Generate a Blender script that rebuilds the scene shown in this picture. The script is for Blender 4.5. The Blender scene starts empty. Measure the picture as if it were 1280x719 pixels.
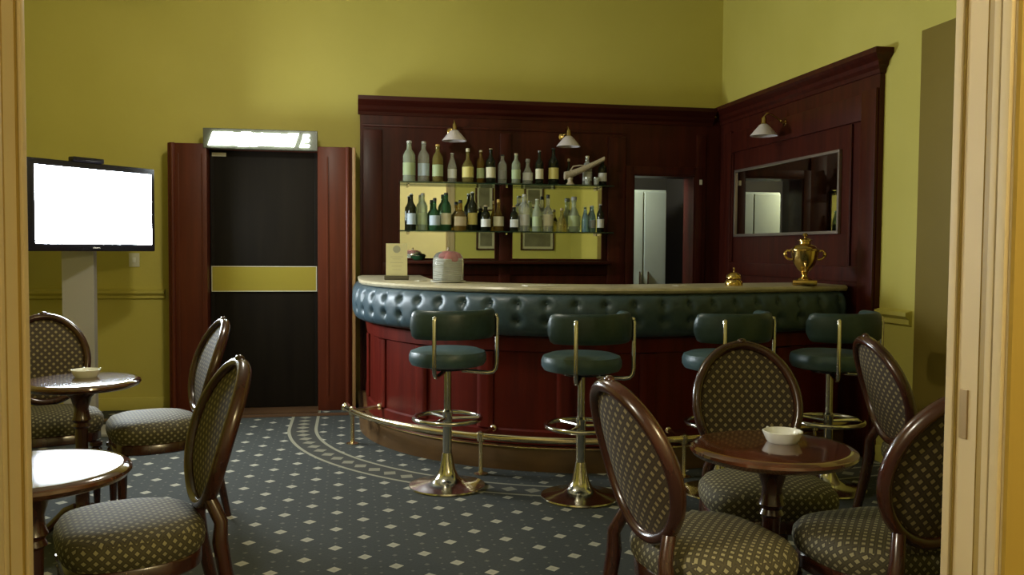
import bpy, bmesh, math, random
from mathutils import Vector, Matrix
random.seed(7)
C = bpy.context.scene.collection
PI = math.pi
def rad(a): return a * PI / 180.0

# ------------------------------------------------------------------ materials
def new_mat(name):
    m = bpy.data.materials.new(name); m.use_nodes = True
    nt = m.node_tree; b = nt.nodes['Principled BSDF']
    return m, nt, b
def setp(b, **k):
    names = dict(col='Base Color', rough='Roughness', metal='Metallic', trans='Transmission Weight', ior='IOR',
                 coat='Coat Weight', coatr='Coat Roughness', spec='Specular IOR Level', emis='Emission Color', es='Emission Strength',
                 sheen='Sheen Weight', alpha='Alpha')
    for kk, v in k.items():
        if kk in ('col', 'emis'): v = (*v, 1.0)
        b.inputs[names[kk]].default_value = v
def noise_mat(name, c1, c2, scale=(5, 5, 5), detail=4, rough=.5, bump=0.0, bscale=60, coord='Object', **k):
    m, nt, b = new_mat(name); setp(b, rough=rough, **k)
    tc = nt.nodes.new('ShaderNodeTexCoord'); mp = nt.nodes.new('ShaderNodeMapping')
    mp.inputs['Scale'].default_value = scale
    no = nt.nodes.new('ShaderNodeTexNoise'); no.inputs['Scale'].default_value = 1; no.inputs['Detail'].default_value = detail
    rp = nt.nodes.new('ShaderNodeValToRGB')
    rp.color_ramp.elements[0].position = .3; rp.color_ramp.elements[1].position = .7
    rp.color_ramp.elements[0].color = (*c1, 1); rp.color_ramp.elements[1].color = (*c2, 1)
    L = nt.links.new
    L(tc.outputs[coord], mp.inputs['Vector']); L(mp.outputs['Vector'], no.inputs['Vector'])
    L(no.outputs['Fac'], rp.inputs['Fac']); L(rp.outputs['Color'], b.inputs['Base Color'])
    if bump:
        n2 = nt.nodes.new('ShaderNodeTexNoise'); n2.inputs['Scale'].default_value = bscale; n2.inputs['Detail'].default_value = 3
        bp = nt.nodes.new('ShaderNodeBump'); bp.inputs['Strength'].default_value = bump; bp.inputs['Distance'].default_value = .004
        L(tc.outputs[coord], n2.inputs['Vector']); L(n2.outputs['Fac'], bp.inputs['Height']); L(bp.outputs['Normal'], b.inputs['Normal'])
    return m
def flat(name, col, rough=.5, **k):
    m, nt, b = new_mat(name); setp(b, col=col, rough=rough, **k)
    return m
def emit(name, col, s):
    m, nt, b = new_mat(name); setp(b, col=(0, 0, 0), emis=col, es=s, rough=.4); return m

M = {}
M['wall'] = noise_mat('yellow_wall_paint', (.52, .455, .088), (.58, .51, .112), (1.3, 1.3, 1.3), 6, .6, .15, 90)
M['hallwall'] = noise_mat('hall_wall_paint', (.44, .42, .27), (.49, .47, .31), (1.3, 1.3, 1.3), 4, .6)
M['ochre'] = noise_mat('ochre_paint', (.185, .13, .016), (.21, .15, .022), (2, 2, 2), 4, .55)
M['ceiling'] = flat('ceiling_paint', (.38, .36, .24), .8)
M['ochreface'] = noise_mat('ochre_hall_paint', (.34, .215, .028), (.37, .235, .034), (2, 2, 2), 4, .55)
M['post'] = noise_mat('post_paint', (.50, .385, .20), (.54, .41, .21), (3, 3, 1), 3, .52, spec=.3)
M['postdark'] = noise_mat('post_paint_groove', (.27, .175, .03), (.31, .20, .04), (3, 3, 1), 3, .5)
M['mahog'] = noise_mat('mahogany', (.034, .0052, .0030), (.066, .0105, .005), (22, 22, 1.6), 6, .42, coat=.06, coatr=.25, spec=.2)
M['mahogred'] = noise_mat('mahogany_red', (.075, .0058, .003), (.125, .0105, .005), (18, 18, 1.6), 6, .40, coat=.08, coatr=.25, spec=.2)
M['mahogH'] = noise_mat('mahogany_horizontal', (.030, .0048, .0026), (.058, .0095, .0045), (1.6, 22, 22), 6, .42, coat=.06, coatr=.25, spec=.2)
M['portal'] = noise_mat('portal_wood', (.075, .015, .006), (.115, .024, .009), (16, 16, 1.2), 6, .42, coat=.06, coatr=.25, spec=.2)
M['doordark'] = noise_mat('dark_door_wood', (.006, .0042, .0028), (.011, .008, .005), (14, 14, 1.2), 5, .55, spec=.15)
M['plinth'] = noise_mat('plinth_wood', (.10, .052, .018), (.15, .078, .026), (4, 4, 14), 5, .4)
M['tanwood'] = noise_mat('tan_wood', (.34, .19, .07), (.42, .25, .10), (12, 12, 2), 4, .4)
M['chairwood'] = noise_mat('chair_wood', (.032, .009, .005), (.056, .016, .008), (14, 14, 3), 5, .24, coat=.4, coatr=.14)
M['tablewood'] = noise_mat('table_wood', (.055, .017, .007), (.09, .028, .011), (3, 22, 22), 5, .12, coat=.8, coatr=.06)
M['leather'] = noise_mat('teal_leatherette', (.036, .064, .082), (.046, .082, .102), (30, 30, 30), 3, .44, .2, 140)
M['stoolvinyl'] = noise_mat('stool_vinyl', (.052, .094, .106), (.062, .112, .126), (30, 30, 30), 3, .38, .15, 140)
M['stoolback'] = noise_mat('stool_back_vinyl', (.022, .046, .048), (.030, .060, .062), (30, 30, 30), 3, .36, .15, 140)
M['chrome'] = flat('chrome', (.72, .69, .62), .16, metal=1)
M['brass'] = flat('brass', (.62, .44, .16), .2, metal=1)
M['railbrass'] = flat('rail_brass', (.80, .68, .46), .2, metal=1)
M['silver'] = flat('silver_trim', (.68, .64, .58), .22, metal=1)
M['brassplate'] = flat('brass_plate', (.44, .37, .06), .34, metal=.5)
M['stone'] = noise_mat('bar_top_stone', (.42, .37, .24), (.58, .52, .36), (14, 14, 14), 6, .3)
M['mirror'] = flat('mirror_glass', (.80, .84, .74), .015, metal=1)
M['mirrordim'] = flat('mirror_glass_dim', (.62, .58, .50), .02, metal=1)
M['black'] = flat('black_plastic', (.012, .010, .016), .25)
M['greymetal'] = flat('grey_column_paint', (.42, .40, .37), .45)
M['white'] = flat('white_ceramic', (.80, .80, .74), .18)
M['plateplastic'] = flat('plate_plastic', (.66, .64, .50), .4)
M['locker'] = noise_mat('locker_paint', (.42, .44, .41), (.48, .50, .47), (3, 3, 3), 3, .4)
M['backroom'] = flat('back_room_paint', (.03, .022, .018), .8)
M['screen'] = emit('tv_screen_on', (.86, .95, 1.0), 62.0)
M['signlit'] = emit('sign_letters_lit', (.90, 1.0, .97), 30.0)
M['signbox'] = flat('sign_box', (.10, .105, .075), .35)
M['lampglow'] = emit('lamp_glass_lit', (1.0, .93, .74), 12.0)
M['shade'] = flat('frosted_shade', (.66, .60, .60), .35)
M['shelfglass'] = flat('shelf_glass_edge', (.10, .22, .15), .06, trans=.85, ior=1.45)
M['card'] = flat('cream_card', (.78, .74, .42), .6)
M['cardmark'] = flat('card_emblem_grey', (.42, .42, .30), .6)
M['cardholder'] = flat('card_holder_clear', (.10, .09, .06), .2)
M['domeglass'] = flat('clear_plastic', (.96, .98, .97), .08, trans=.92, ior=1.12)
M['tissue'] = noise_mat('white_tissue', (.70, .70, .66), (.84, .84, .80), (30, 30, 30), 3, .7)
M['pink'] = noise_mat('pink_paper', (.55, .10, .12), (.68, .17, .18), (30, 30, 30), 3, .7)
M['paper'] = flat('paper', (.62, .58, .46), .7)
M['picdark'] = noise_mat('picture_print', (.10, .09, .04), (.20, .18, .09), (6, 6, 6), 5, .5)
M['picmat'] = flat('picture_mount', (.5, .46, .26), .7)
M['rattan'] = noise_mat('wicker', (.40, .33, .22), (.56, .48, .34), (60, 60, 60), 3, .55, .6, 120)
M['threshold'] = noise_mat('threshold_wood', (.085, .042, .018), (.12, .06, .025), (3, 16, 3), 4, .45)

def bottle_mat(name, col, trans=.9, rough=.04):
    return flat(name, col, rough, trans=trans, ior=1.42)
BM = dict(clear=bottle_mat('clear_glass', (.88, .92, .84), .74), pale=bottle_mat('pale_green_glass', (.74, .84, .62), .70),
          green=bottle_mat('green_glass', (.05, .17, .07), .6), dark=bottle_mat('dark_glass', (.018, .022, .012), .35),
          amber=bottle_mat('amber_liquor', (.42, .26, .05), .75), yellow=bottle_mat('yellow_liquor', (.62, .54, .16), .8),
          blue=bottle_mat('blue_glass', (.42, .66, .74), .75), teal=bottle_mat('teal_glass', (.06, .26, .20), .6))
LM = {}
for n, c in dict(white=(.72, .74, .70), blue=(.50, .60, .68), yellow=(.66, .58, .18), cream=(.66, .62, .42), silver=(.55, .55, .5),
                 green=(.38, .46, .24), tan=(.45, .36, .2), black=(.02, .02, .02), red=(.3, .04, .03), gold=(.55, .36, .08), grey=(.3, .3, .28)).items():
    LM[n] = flat('label_' + n, c, .5)

def math_node(nt, op, a, b=None, c=None):
    n = nt.nodes.new('ShaderNodeMath'); n.operation = op
    for i, v in enumerate((a, b, c)):
        if v is None: continue
        if isinstance(v, (int, float)): n.inputs[i].default_value = v
        else: nt.links.new(v, n.inputs[i])
    return n.outputs[0]
def mix_col(nt, fac, a, b):
    n = nt.nodes.new('ShaderNodeMix'); n.data_type = 'RGBA'
    if isinstance(fac, (int, float)): n.inputs[0].default_value = fac
    else: nt.links.new(fac, n.inputs[0])
    for s, v in ((6, a), (7, b)):
        if isinstance(v, tuple): n.inputs[s].default_value = (*v, 1)
        else: nt.links.new(v, n.inputs[s])
    return n.outputs[2]

def fabric(name, axes, base, line, dot, period, sheen=.0):
    """lattice upholstery: small bright dashes on a diagonal grid"""
    m, nt, b = new_mat(name); setp(b, rough=.75, sheen=sheen)
    tc = nt.nodes.new('ShaderNodeTexCoord'); sp = nt.nodes.new('ShaderNodeSeparateXYZ')
    nt.links.new(tc.outputs['Object'], sp.inputs[0])
    a, c = sp.outputs[axes[0]], sp.outputs[axes[1]]
    if axes == (0, 1):      # the cloth turns down over the sides of the seat
        sn = nt.nodes.new('ShaderNodeSeparateXYZ'); nt.links.new(tc.outputs['Normal'], sn.inputs[0])
        top = math_node(nt, 'GREATER_THAN', sn.outputs[2], .62)
        side = math_node(nt, 'GREATER_THAN', math_node(nt, 'ABSOLUTE', sn.outputs[0]), math_node(nt, 'ABSOLUTE', sn.outputs[1]))
        def pick(f, p, q): return math_node(nt, 'ADD', math_node(nt, 'MULTIPLY', f, p), math_node(nt, 'MULTIPLY', math_node(nt, 'SUBTRACT', 1.0, f), q))
        a = pick(top, a, pick(side, sp.outputs[1], sp.outputs[0])); c = pick(top, c, sp.outputs[2])
    u = math_node(nt, 'DIVIDE', math_node(nt, 'ADD', a, c), period)
    v = math_node(nt, 'DIVIDE', math_node(nt, 'SUBTRACT', a, c), period)
    fu = math_node(nt, 'ABSOLUTE', math_node(nt, 'SUBTRACT', math_node(nt, 'FRACT', u), .5))
    fv = math_node(nt, 'ABSOLUTE', math_node(nt, 'SUBTRACT', math_node(nt, 'FRACT', v), .5))
    ln = math_node(nt, 'GREATER_THAN', math_node(nt, 'MAXIMUM', fu, fv), .40)
    dt = math_node(nt, 'LESS_THAN', math_node(nt, 'MAXIMUM', fu, fv), .23)
    no = nt.nodes.new('ShaderNodeTexNoise'); no.inputs['Scale'].default_value = 9
    nt.links.new(tc.outputs['Object'], no.inputs['Vector'])
    base2 = mix_col(nt, no.outputs['Fac'], base, tuple(x * 1.6 for x in base))
    c1 = mix_col(nt, ln, base2, line); c2 = mix_col(nt, dt, c1, dot)
    nt.links.new(c2, b.inputs['Base Color'])
    return m
M['backfab'] = fabric('back_upholstery', (0, 2), (.024, .0145, .0065), (.045, .028, .010), (.235, .185, .078), .036)
M['seatfab'] = fabric('seat_upholstery', (0, 1), (.034, .027, .012), (.062, .050, .020), (.27, .24, .125), .030)
M['plainback'] = noise_mat('plain_back_upholstery', (.045, .016, .012), (.065, .024, .018), (12, 12, 12), 4, .55)

def carpet():
    m, nt, b = new_mat('bar_carpet'); setp(b, rough=.95)
    g = nt.nodes.new('ShaderNodeNewGeometry'); sp = nt.nodes.new('ShaderNodeSeparateXYZ')
    nt.links.new(g.outputs['Position'], sp.inputs[0])
    x, y = sp.outputs[0], sp.outputs[1]
    dx = math_node(nt, 'DIVIDE', math_node(nt, 'SUBTRACT', x, .567), .127)
    dy = math_node(nt, 'DIVIDE', math_node(nt, 'SUBTRACT', y, 4.026), .132)
    u = math_node(nt, 'MULTIPLY', math_node(nt, 'ADD', dx, dy), .5)
    v = math_node(nt, 'MULTIPLY', math_node(nt, 'SUBTRACT', dx, dy), .5)
    def cell(off_u, off_v, h):
        fu = math_node(nt, 'ABSOLUTE', math_node(nt, 'SUBTRACT', math_node(nt, 'FRACT', math_node(nt, 'ADD', u, .5 + off_u)), .5))
        fv = math_node(nt, 'ABSOLUTE', math_node(nt, 'SUBTRACT', math_node(nt, 'FRACT', math_node(nt, 'ADD', v, .5 + off_v)), .5))
        return math_node(nt, 'LESS_THAN', math_node(nt, 'MAXIMUM', fu, fv), h)
    big = cell(0, 0, .125); core = cell(0, 0, .05)
    small = math_node(nt, 'MAXIMUM', math_node(nt, 'MAXIMUM', cell(.5, 0, .034), cell(0, .5, .034)),
                      math_node(nt, 'MAXIMUM', cell(.5, .5, .05), math_node(nt, 'MAXIMUM', cell(.25, .25, .025), cell(.75, .25, .025))))
    no = nt.nodes.new('ShaderNodeTexNoise'); no.inputs['Scale'].default_value = 90; no.inputs['Detail'].default_value = 2
    nt.links.new(g.outputs['Position'], no.inputs['Vector'])
    base = mix_col(nt, no.outputs['Fac'], (.022, .026, .024), (.044, .049, .043))
    c = mix_col(nt, math_node(nt, 'MULTIPLY', small, .55), base, (.16, .16, .115))
    c = mix_col(nt, big, c, (.36, .345, .265))
    c = mix_col(nt, math_node(nt, 'MULTIPLY', core, .35), c, (.22, .22, .17))
    # border band following the bar
    qx = math_node(nt, 'MAXIMUM', math_node(nt, 'SUBTRACT', 1.70, x), 0.0)
    qy = math_node(nt, 'MAXIMUM', math_node(nt, 'SUBTRACT', 6.58, y), 0.0)
    # right of the curve the band follows the straight counter
    sh = math_node(nt, 'MULTIPLY', math_node(nt, 'MAXIMUM', math_node(nt, 'SUBTRACT', x, 1.70), 0.0), .17)
    qy = math_node(nt, 'ADD', qy, sh)
    d = math_node(nt, 'SQRT', math_node(nt, 'ADD', math_node(nt, 'MULTIPLY', qx, qx), math_node(nt, 'MULTIPLY', qy, qy)))
    def ring(r, w): return math_node(nt, 'LESS_THAN', math_node(nt, 'ABSOLUTE', math_node(nt, 'SUBTRACT', d, r)), w)
    band = ring(2.045, .098); lines = math_node(nt, 'MAXIMUM', ring(2.14, .011), ring(1.95, .011))
    ang = math_node(nt, 'ARCTAN2', qy, qx)
    al = math_node(nt, 'ADD', math_node(nt, 'MULTIPLY', ang, 2.045), math_node(nt, 'SUBTRACT', math_node(nt, 'MAXIMUM', x, 1.7), math_node(nt, 'MAXIMUM', y, 6.58)))
    fa = math_node(nt, 'ABSOLUTE', math_node(nt, 'SUBTRACT', math_node(nt, 'FRACT', math_node(nt, 'DIVIDE', al, .13)), .5))
    fd = math_node(nt, 'ABSOLUTE', math_node(nt, 'DIVIDE', math_node(nt, 'SUBTRACT', d, 2.045), .13))
    dia = math_node(nt, 'LESS_THAN', math_node(nt, 'ADD', fa, fd), .36)
    bandc = mix_col(nt, dia, (.036, .036, .029), (.20, .19, .13))
    c = mix_col(nt, band, c, bandc); c = mix_col(nt, lines, c, (.25, .24, .165))
    nt.links.new(c, b.inputs['Base Color'])
    bp = nt.nodes.new('ShaderNodeBump'); bp.inputs['Strength'].default_value = .3; bp.inputs['Distance'].default_value = .004
    nt.links.new(no.outputs['Fac'], bp.inputs['Height']); nt.links.new(bp.outputs['Normal'], b.inputs['Normal'])
    return m
M['carpet'] = carpet()

# ------------------------------------------------------------------ geometry helpers
def link(name, bm, mat, parent=None, loc=None, smooth=False, rotz=0.0):
    me = bpy.data.meshes.new(name)
    bmesh.ops.recalc_face_normals(bm, faces=bm.faces)
    bm.to_mesh(me); bm.free()
    o = bpy.data.objects.new(name, me); C.objects.link(o)
    for m in (mat if isinstance(mat, (list, tuple)) else [mat]): me.materials.append(m)
    if smooth:
        for p in me.polygons: p.use_smooth = True
        try: me.set_sharp_from_angle(angle=rad(38))
        except Exception: pass
    if parent: o.parent = parent
    if loc: o.location = loc
    if rotz: o.rotation_euler.z = rotz
    return o
def thing(name, label, cat, loc=(0, 0, 0), rotz=0.0, group=None):
    o = bpy.data.objects.new(name, None); C.objects.link(o); o.empty_display_size = .05
    o.location = loc; o.rotation_euler = (0, 0, rotz)
    o['label'] = label; o['category'] = cat
    if group: o['group'] = group
    return o
def tag(o, label, cat, group=None):
    o['label'] = label; o['category'] = cat
    if group: o['group'] = group
    return o
def struct(o): o['kind'] = 'structure'; return o
def copy_tree(o, parent=None):
    c = o.copy(); C.objects.link(c); c.parent = parent
    for ch in list(o.children): copy_tree(ch, c)
    return c

def box(bm, x0, x1, y0, y1, z0, z1, bev=0.0, seg=2, M4=None):
    b2 = bmesh.new()
    bmesh.ops.create_cube(b2, size=1)
    for v in b2.verts:
        v.co = Vector((x0 + (v.co.x + .5) * (x1 - x0), y0 + (v.co.y + .5) * (y1 - y0), z0 + (v.co.z + .5) * (z1 - z0)))
    if bev: bmesh.ops.bevel(b2, geom=list(b2.edges), offset=bev, segments=seg, affect='EDGES', profile=.6)
    merge(bm, b2, M4)
def merge(bm, b2, M4=None):
    mp = {}
    for v in b2.verts: mp[v] = bm.verts.new(M4 @ v.co if M4 else v.co)
    for f in b2.faces:
        try: bm.faces.new([mp[v] for v in f.verts])
        except ValueError: pass
    b2.free()
def lathe(bm, prof, seg=24, cx=0, cy=0, M4=None, square=0.0):
    """prof: (r, z) list from bottom to top, r==0 closes"""
    rings = []
    for r, z in prof:
        if r <= 1e-6:
            p = Vector((cx, cy, z)); rings.append([bm.verts.new(M4 @ p if M4 else p)])
        else:
            ring = []
            for i in range(seg):
                a = 2 * PI * i / seg; rr = r
                if square: rr = r * (1 + square * (1 / max(abs(math.cos(a)), abs(math.sin(a))) - 1))
                p = Vector((cx + rr * math.cos(a), cy + rr * math.sin(a), z))
                ring.append(bm.verts.new(M4 @ p if M4 else p))
            rings.append(ring)
    for A, B in zip(rings[:-1], rings[1:]):
        if len(A) == 1 and len(B) == 1: continue
        if len(A) == 1:
            for i in range(seg): bm.faces.new((A[0], B[(i + 1) % seg], B[i]))
        elif len(B) == 1:
            for i in range(seg): bm.faces.new((A[i], A[(i + 1) % seg], B[0]))
        else:
            for i in range(seg): bm.faces.new((A[i], A[(i + 1) % seg], B[(i + 1) % seg], B[i]))
    if len(rings[0]) > 1: bm.faces.new(list(reversed(rings[0])))
    if len(rings[-1]) > 1: bm.faces.new(rings[-1])
def tube(bm, pts, r, seg=10, closed=False, flat_=None, up=Vector((0, 0, 1))):
    """pts: polyline; r: radius or list; flat_: (ru, rv) scaling of the section"""
    pts = [Vector(p) for p in pts]; n = len(pts)
    rs = r if isinstance(r, (list, tuple)) else [r] * n
    rings = []; prev = None
    for i, p in enumerate(pts):
        a = pts[(i - 1) % n] if (closed or i > 0) else p
        b = pts[(i + 1) % n] if (closed or i < n - 1) else p
        t = (b - a).normalized()
        if prev is None:
            ref = up if abs(t.dot(up)) < .95 else Vector((1, 0, 0))
            u = (ref - t * ref.dot(t)).normalized()
        else: u = (prev - t * prev.dot(t)).normalized()
        prev = u; v = t.cross(u)
        fu, fv = flat_ if flat_ else (1, 1)
        rings.append([bm.verts.new(p + (u * math.cos(2 * PI * k / seg) * fu + v * math.sin(2 * PI * k / seg) * fv) * rs[i]) for k in range(seg)])
    rng = range(n) if closed else range(n - 1)
    for i in rng:
        A, B = rings[i], rings[(i + 1) % n]
        off = 0
        if closed and i == n - 1:
            off = min(range(seg), key=lambda o: sum((A[k].co - B[(k + o) % seg].co).length for k in range(seg)))
        for k in range(seg):
            bm.faces.new((A[k], A[(k + 1) % seg], B[(k + 1 + off) % seg], B[(k + off) % seg]))
    if not closed:
        bm.faces.new(list(reversed(rings[0]))); bm.faces.new(rings[-1])
def sphere(bm, c, r, seg=16, scale=(1, 1, 1)):
    b2 = bmesh.new(); bmesh.ops.create_uvsphere(b2, u_segments=seg, v_segments=max(6, seg // 2), radius=r)
    for v in b2.verts: v.co = Vector((v.co.x * scale[0] + c[0], v.co.y * scale[1] + c[1], v.co.z * scale[2] + c[2]))
    merge(bm, b2)
def slab_loft(bm, sections):
    """list of closed loops (same count) lofted, capped"""
    rings = [[bm.verts.new(p) for p in s] for s in sections]; n = len(rings[0])
    for A, B in zip(rings[:-1], rings[1:]):
        for k in range(n): bm.faces.new((A[k], A[(k + 1) % n], B[(k + 1) % n], B[k]))
    bm.faces.new(list(reversed(rings[0]))); bm.faces.new(rings[-1])
def extrude_profile(bm, prof, p0, p1, out):
    """prof: closed list of (offset along out, z) swept from p0 to p1"""
    out = Vector(out)
    s = [[Vector(p) + out * a + Vector((0, 0, z)) for a, z in prof] for p in (p0, p1)]
    slab_loft(bm, s)
def obox(name, x0, x1, y0, y1, z0, z1, mat, parent=None, bev=0.0):
    bm = bmesh.new(); box(bm, x0, x1, y0, y1, z0, z1, bev); return link(name, bm, mat, parent, smooth=bool(bev))

# ------------------------------------------------------------------ setting
XR, YB, XL, YF0, YF1, ZC = 3.28, 7.50, -2.60, 1.69, 1.862, 3.75
OL, OR_, OH = -.632, 1.41, 2.95          # opening in the front wall
DX0, DX1, DH = -1.11, -.26, 2.13         # dark door in the back wall
NX0, NX1, NH = 2.43, 3.00, 1.98          # doorway behind the bar
bm = bmesh.new(); box(bm, XL - .2, XR + .2, -3.0, YB + 2.0, -.12, 0); struct(link('floor', bm, M['carpet']))
bm = bmesh.new(); box(bm, XL - .2, XR + .2, YF0, YB + .2, ZC, ZC + .1); struct(link('ceiling', bm, M['ceiling']))
bm = bmesh.new(); box(bm, XL - .2, XR + .2, -3.0, YF0, 3.1, 3.2); struct(link('ceiling', bm, M['ceiling']))
bm = bmesh.new()
for x0, x1, z0, z1 in ((XL - .2, DX0, 0, ZC), (DX0, DX1, DH, ZC), (DX1, NX0, 0, ZC), (NX0, NX1, NH, ZC), (NX1, XR + .2, 0, ZC)):
    box(bm, x0, x1, YB, YB + .12, z0, z1)
struct(link('wall_back', bm, M['wall']))
bm = bmesh.new(); box(bm, XR, XR + .12, YF0, YB, 0, ZC); struct(link('wall_right', bm, M['wall']))
bm = bmesh.new(); box(bm, XL - .12, XL, YF0, YB, 0, ZC); struct(link('wall_left', bm, M['wall']))
bm = bmesh.new()
box(bm, XL - .2, OL - .03, YF0, YF1, 0, ZC); box(bm, OR_ + .03, XR + .2, YF0, YF1, 0, ZC); box(bm, OL - .03, OR_ + .03, YF0, YF1, OH + .03, ZC)
struct(link('wall_front', bm, M['wall']))
# hall on the camera's side of the opening
for nm, a in (('wall_hall_left', (-2.2, -2.1, -3, YF0, 0, 3.1)), ('wall_hall_right', (2.7, 2.8, -3, YF0, 0, 3.1)), ('wall_hall_back', (-2.2, 2.8, -2.7, -2.6, 0, 3.1))):
    bm = bmesh.new(); box(bm, *a); struct(link(nm, bm, M['hallwall']))
# ochre painted face of the front wall towards the hall
bm = bmesh.new(); box(bm, OR_ + .004, 2.7, YF0 - .012, YF0 - .0002, 0, 3.1); struct(link('trim_hall_face_right', bm, M['ochreface']))
bm = bmesh.new(); box(bm, -2.1, OL - .004, YF0 - .012, YF0 - .0002, 0, 3.1); struct(link('trim_hall_face_left', bm, M['ochreface']))
# door posts: lining, stops, beads
def post(side):
    s = -1 if side == 'left' else 1
    X = OL if s < 0 else OR_
    def b(o0, o1, y0, y1):      # o: distance from the lining face into the opening (positive) or wall
        bm = bmesh.new(); a, c = sorted((X - s * o0, X - s * o1)); box(bm, a, c, y0, y1, 0, OH + .03, .004); return bm
    p = struct(link('trim_post_' + side, b(-.03, 0, YF0, YF1 + .012), M['post']))
    for nm, a in (('stop', (0.0005, .010, 1.8475, YF1 + .012)), ('stop', (0.0005, .012, 1.723, 1.744)), ('edge_bead', (0.0005, .012, YF0 + .001, 1.719)), ('casing', (-.10, -.032, YF1 + .0005, YF1 + .018))):
        link(nm, b(*a), M['post'], p, smooth=True)
    for a in ((0.0003, .003, 1.7445, 1.771), (0.0003, .004, 1.7192, 1.7228), (0.0003, .004, 1.8415, 1.8472)):
        link('groove', b(*a), M['postdark'], p)
    return p
post('left'); pr = post('right')
bm = bmesh.new(); box(bm, OR_ - .004, OR_ - .0002, 1.804, 1.830, .885, 1.0, .001); link('strike_plate', bm, flat('strike_metal', (.40, .27, .12), .35, metal=.6), pr)
bm = bmesh.new(); box(bm, OL - .03, OR_ + .03, YF0, YF1 + .012, OH, OH + .03); struct(link('trim_head', bm, M['post']))

# chair rails
def rail(x0, x1, y0, y1, axis):
    bm = bmesh.new()
    if axis == 'x': extrude_profile(bm, [(0, .895), (.022, .905), (.022, .925), (.045, .945), (.045, .965), (0, .978)], (x0, YB, 0), (x1, YB, 0), (0, -1, 0))
    else: extrude_profile(bm, [(0, .872), (.022, .885), (.022, .915), (.045, .935), (.045, .958), (0, .97)], (XR, y0, 0), (XR, y1, 0), (-1, 0, 0))
    return bm
struct(link('trim_rail_back', rail(XL, -1.475, 0, 0, 'x'), M['wall']))
struct(link('trim_rail_right', rail(0, 0, 4.70, 5.015, 'y'), M['wall']))
obj_ = obox('baseboard_back', XL, -1.42, YB - .02, YB, 0, .10, M['wall'], bev=.004); struct(obj_)
obj_ = obox('baseboard_right', XR - .02, XR, 4.70, 5.01, 0, .10, M['wall'], bev=.004); struct(obj_)
# ochre door leaf in the right wall
d2 = struct(obox('door_2', XR - .03, XR, 3.40, 4.64, 0, 2.60, M['ochre'], bev=.006))

# dark door with wooden surround
d1 = struct(obox('door_1', DX0 + .005, DX1 - .005, YB - .10, YB - .05, .012, 2.10, M['doordark'], bev=.003))
bm = bmesh.new()
for a in ((DX0 + .005, DX0 + .03), (DX1 - .03, DX1 - .005)): box(bm, a[0], a[1], YB - .1055, YB - .1003, .012, 2.10, .002)
link('door_stile', bm, M['doordark'], d1)
bm = bmesh.new(); box(bm, DX0 + .012, DX1 - .012, YB - .122, YB - .1125, .965, 1.165, .003); pp = link('push_plate', bm, M['brassplate'], d1); pp['label'] = 'wide yellow brass push plate'
bm = bmesh.new()
for z in ((.962, .968), (1.162, 1.168)): box(bm, DX0 + .012, DX1 - .012, YB - .125, YB - .1225, z[0], z[1])
for x in (DX0 + .012, DX1 - .018): box(bm, x, x + .006, YB - .125, YB - .1225, .968, 1.162)
link('plate_rim', bm, M['plateplastic'], pp)
bm = bmesh.new(); box(bm, -1.09, -.98, YB - .116, YB - .1125, 2.045, 2.075, .001); link('small_notice', bm, M['plateplastic'], d1)
YP = 7.25
def jamb(x0, x1, mould, mat):
    bm = bmesh.new(); box(bm, x0, x1, YP, YB, 0, DH, .006); o = struct(link('trim_portal', bm, mat, smooth=True))
    bm = bmesh.new(); tube(bm, [(mould, YP - .004, 0.0), (mould, YP - .004, DH)], .02, 12); link('bead', bm, mat, o, smooth=True)
    bm = bmesh.new(); w = x1 - x0
    if w > .25:
        for a in ((x0 + .07, x0 + .085), (x1 - .04, x1 - .028)): box(bm, a[0], a[1], YP - .006, YP - .0003, .12, DH - .08, .003)
        link('moulding', bm, mat, o)
    return o
jamb(-1.401, DX0, -1.366, M['portal']); jamb(DX1, .012, -.02, M['portal'])
struct(obox('trim_portal_head', DX0, DX1, YP + .06, YB, 2.095, DH, M['portal']))
obj_ = obox('trim_corner_bead', .0125, .040, YP - .01, YB, 0, 2.13, M['tanwood'], bev=.004); struct(obj_)
struct(obox('trim_threshold', DX0, DX1, YP - .10, YB - .04, .0, .010, M['threshold']))
struct(obox('trim_carpet_edge', -2.5, .02, 7.02, 7.12, .0, .004, M['threshold']))

# lit sign above the dark door
sg = thing('lit_sign', 'glowing white box sign with washed-out slanted letters above the dark door', 'sign', (-.70, YP + .035, 2.094))
bm = bmesh.new(); box(bm, -.435, .44, -.04, .02, 0, .158, .004); link('sign_box', bm, M['signbox'], sg)
bm = bmesh.new()
def slant(x0, x1, z0, z1, sh=.035):
    s = [[Vector((x0 + sh * (z - z0) / (z1 - z0), y, z)) for (z, y) in ((z0, -.048), (z0, -.0405), (z1, -.0405), (z1, -.048))],
         [Vector((x1 + sh * (z - z0) / (z1 - z0), y, z)) for (z, y) in ((z0, -.048), (z0, -.0405), (z1, -.0405), (z1, -.048))]]
    slab_loft(bm, s)
xs = -.395
rnd = random.Random(3)
while xs < .25:      # letters burnt together into one white run
    w = .072; z0 = .028 + rnd.uniform(-.006, .004); z1 = .128 + rnd.uniform(-.006, .005)
    slant(xs, min(xs + w + .006, .285), z0, z1); xs += w
slant(.302, .325, .026, .124)
for z in (.026, .068, .106): slant(.325, .372, z, z + .020, .008)
link('letters', bm, M['signlit'], sg)

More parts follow.
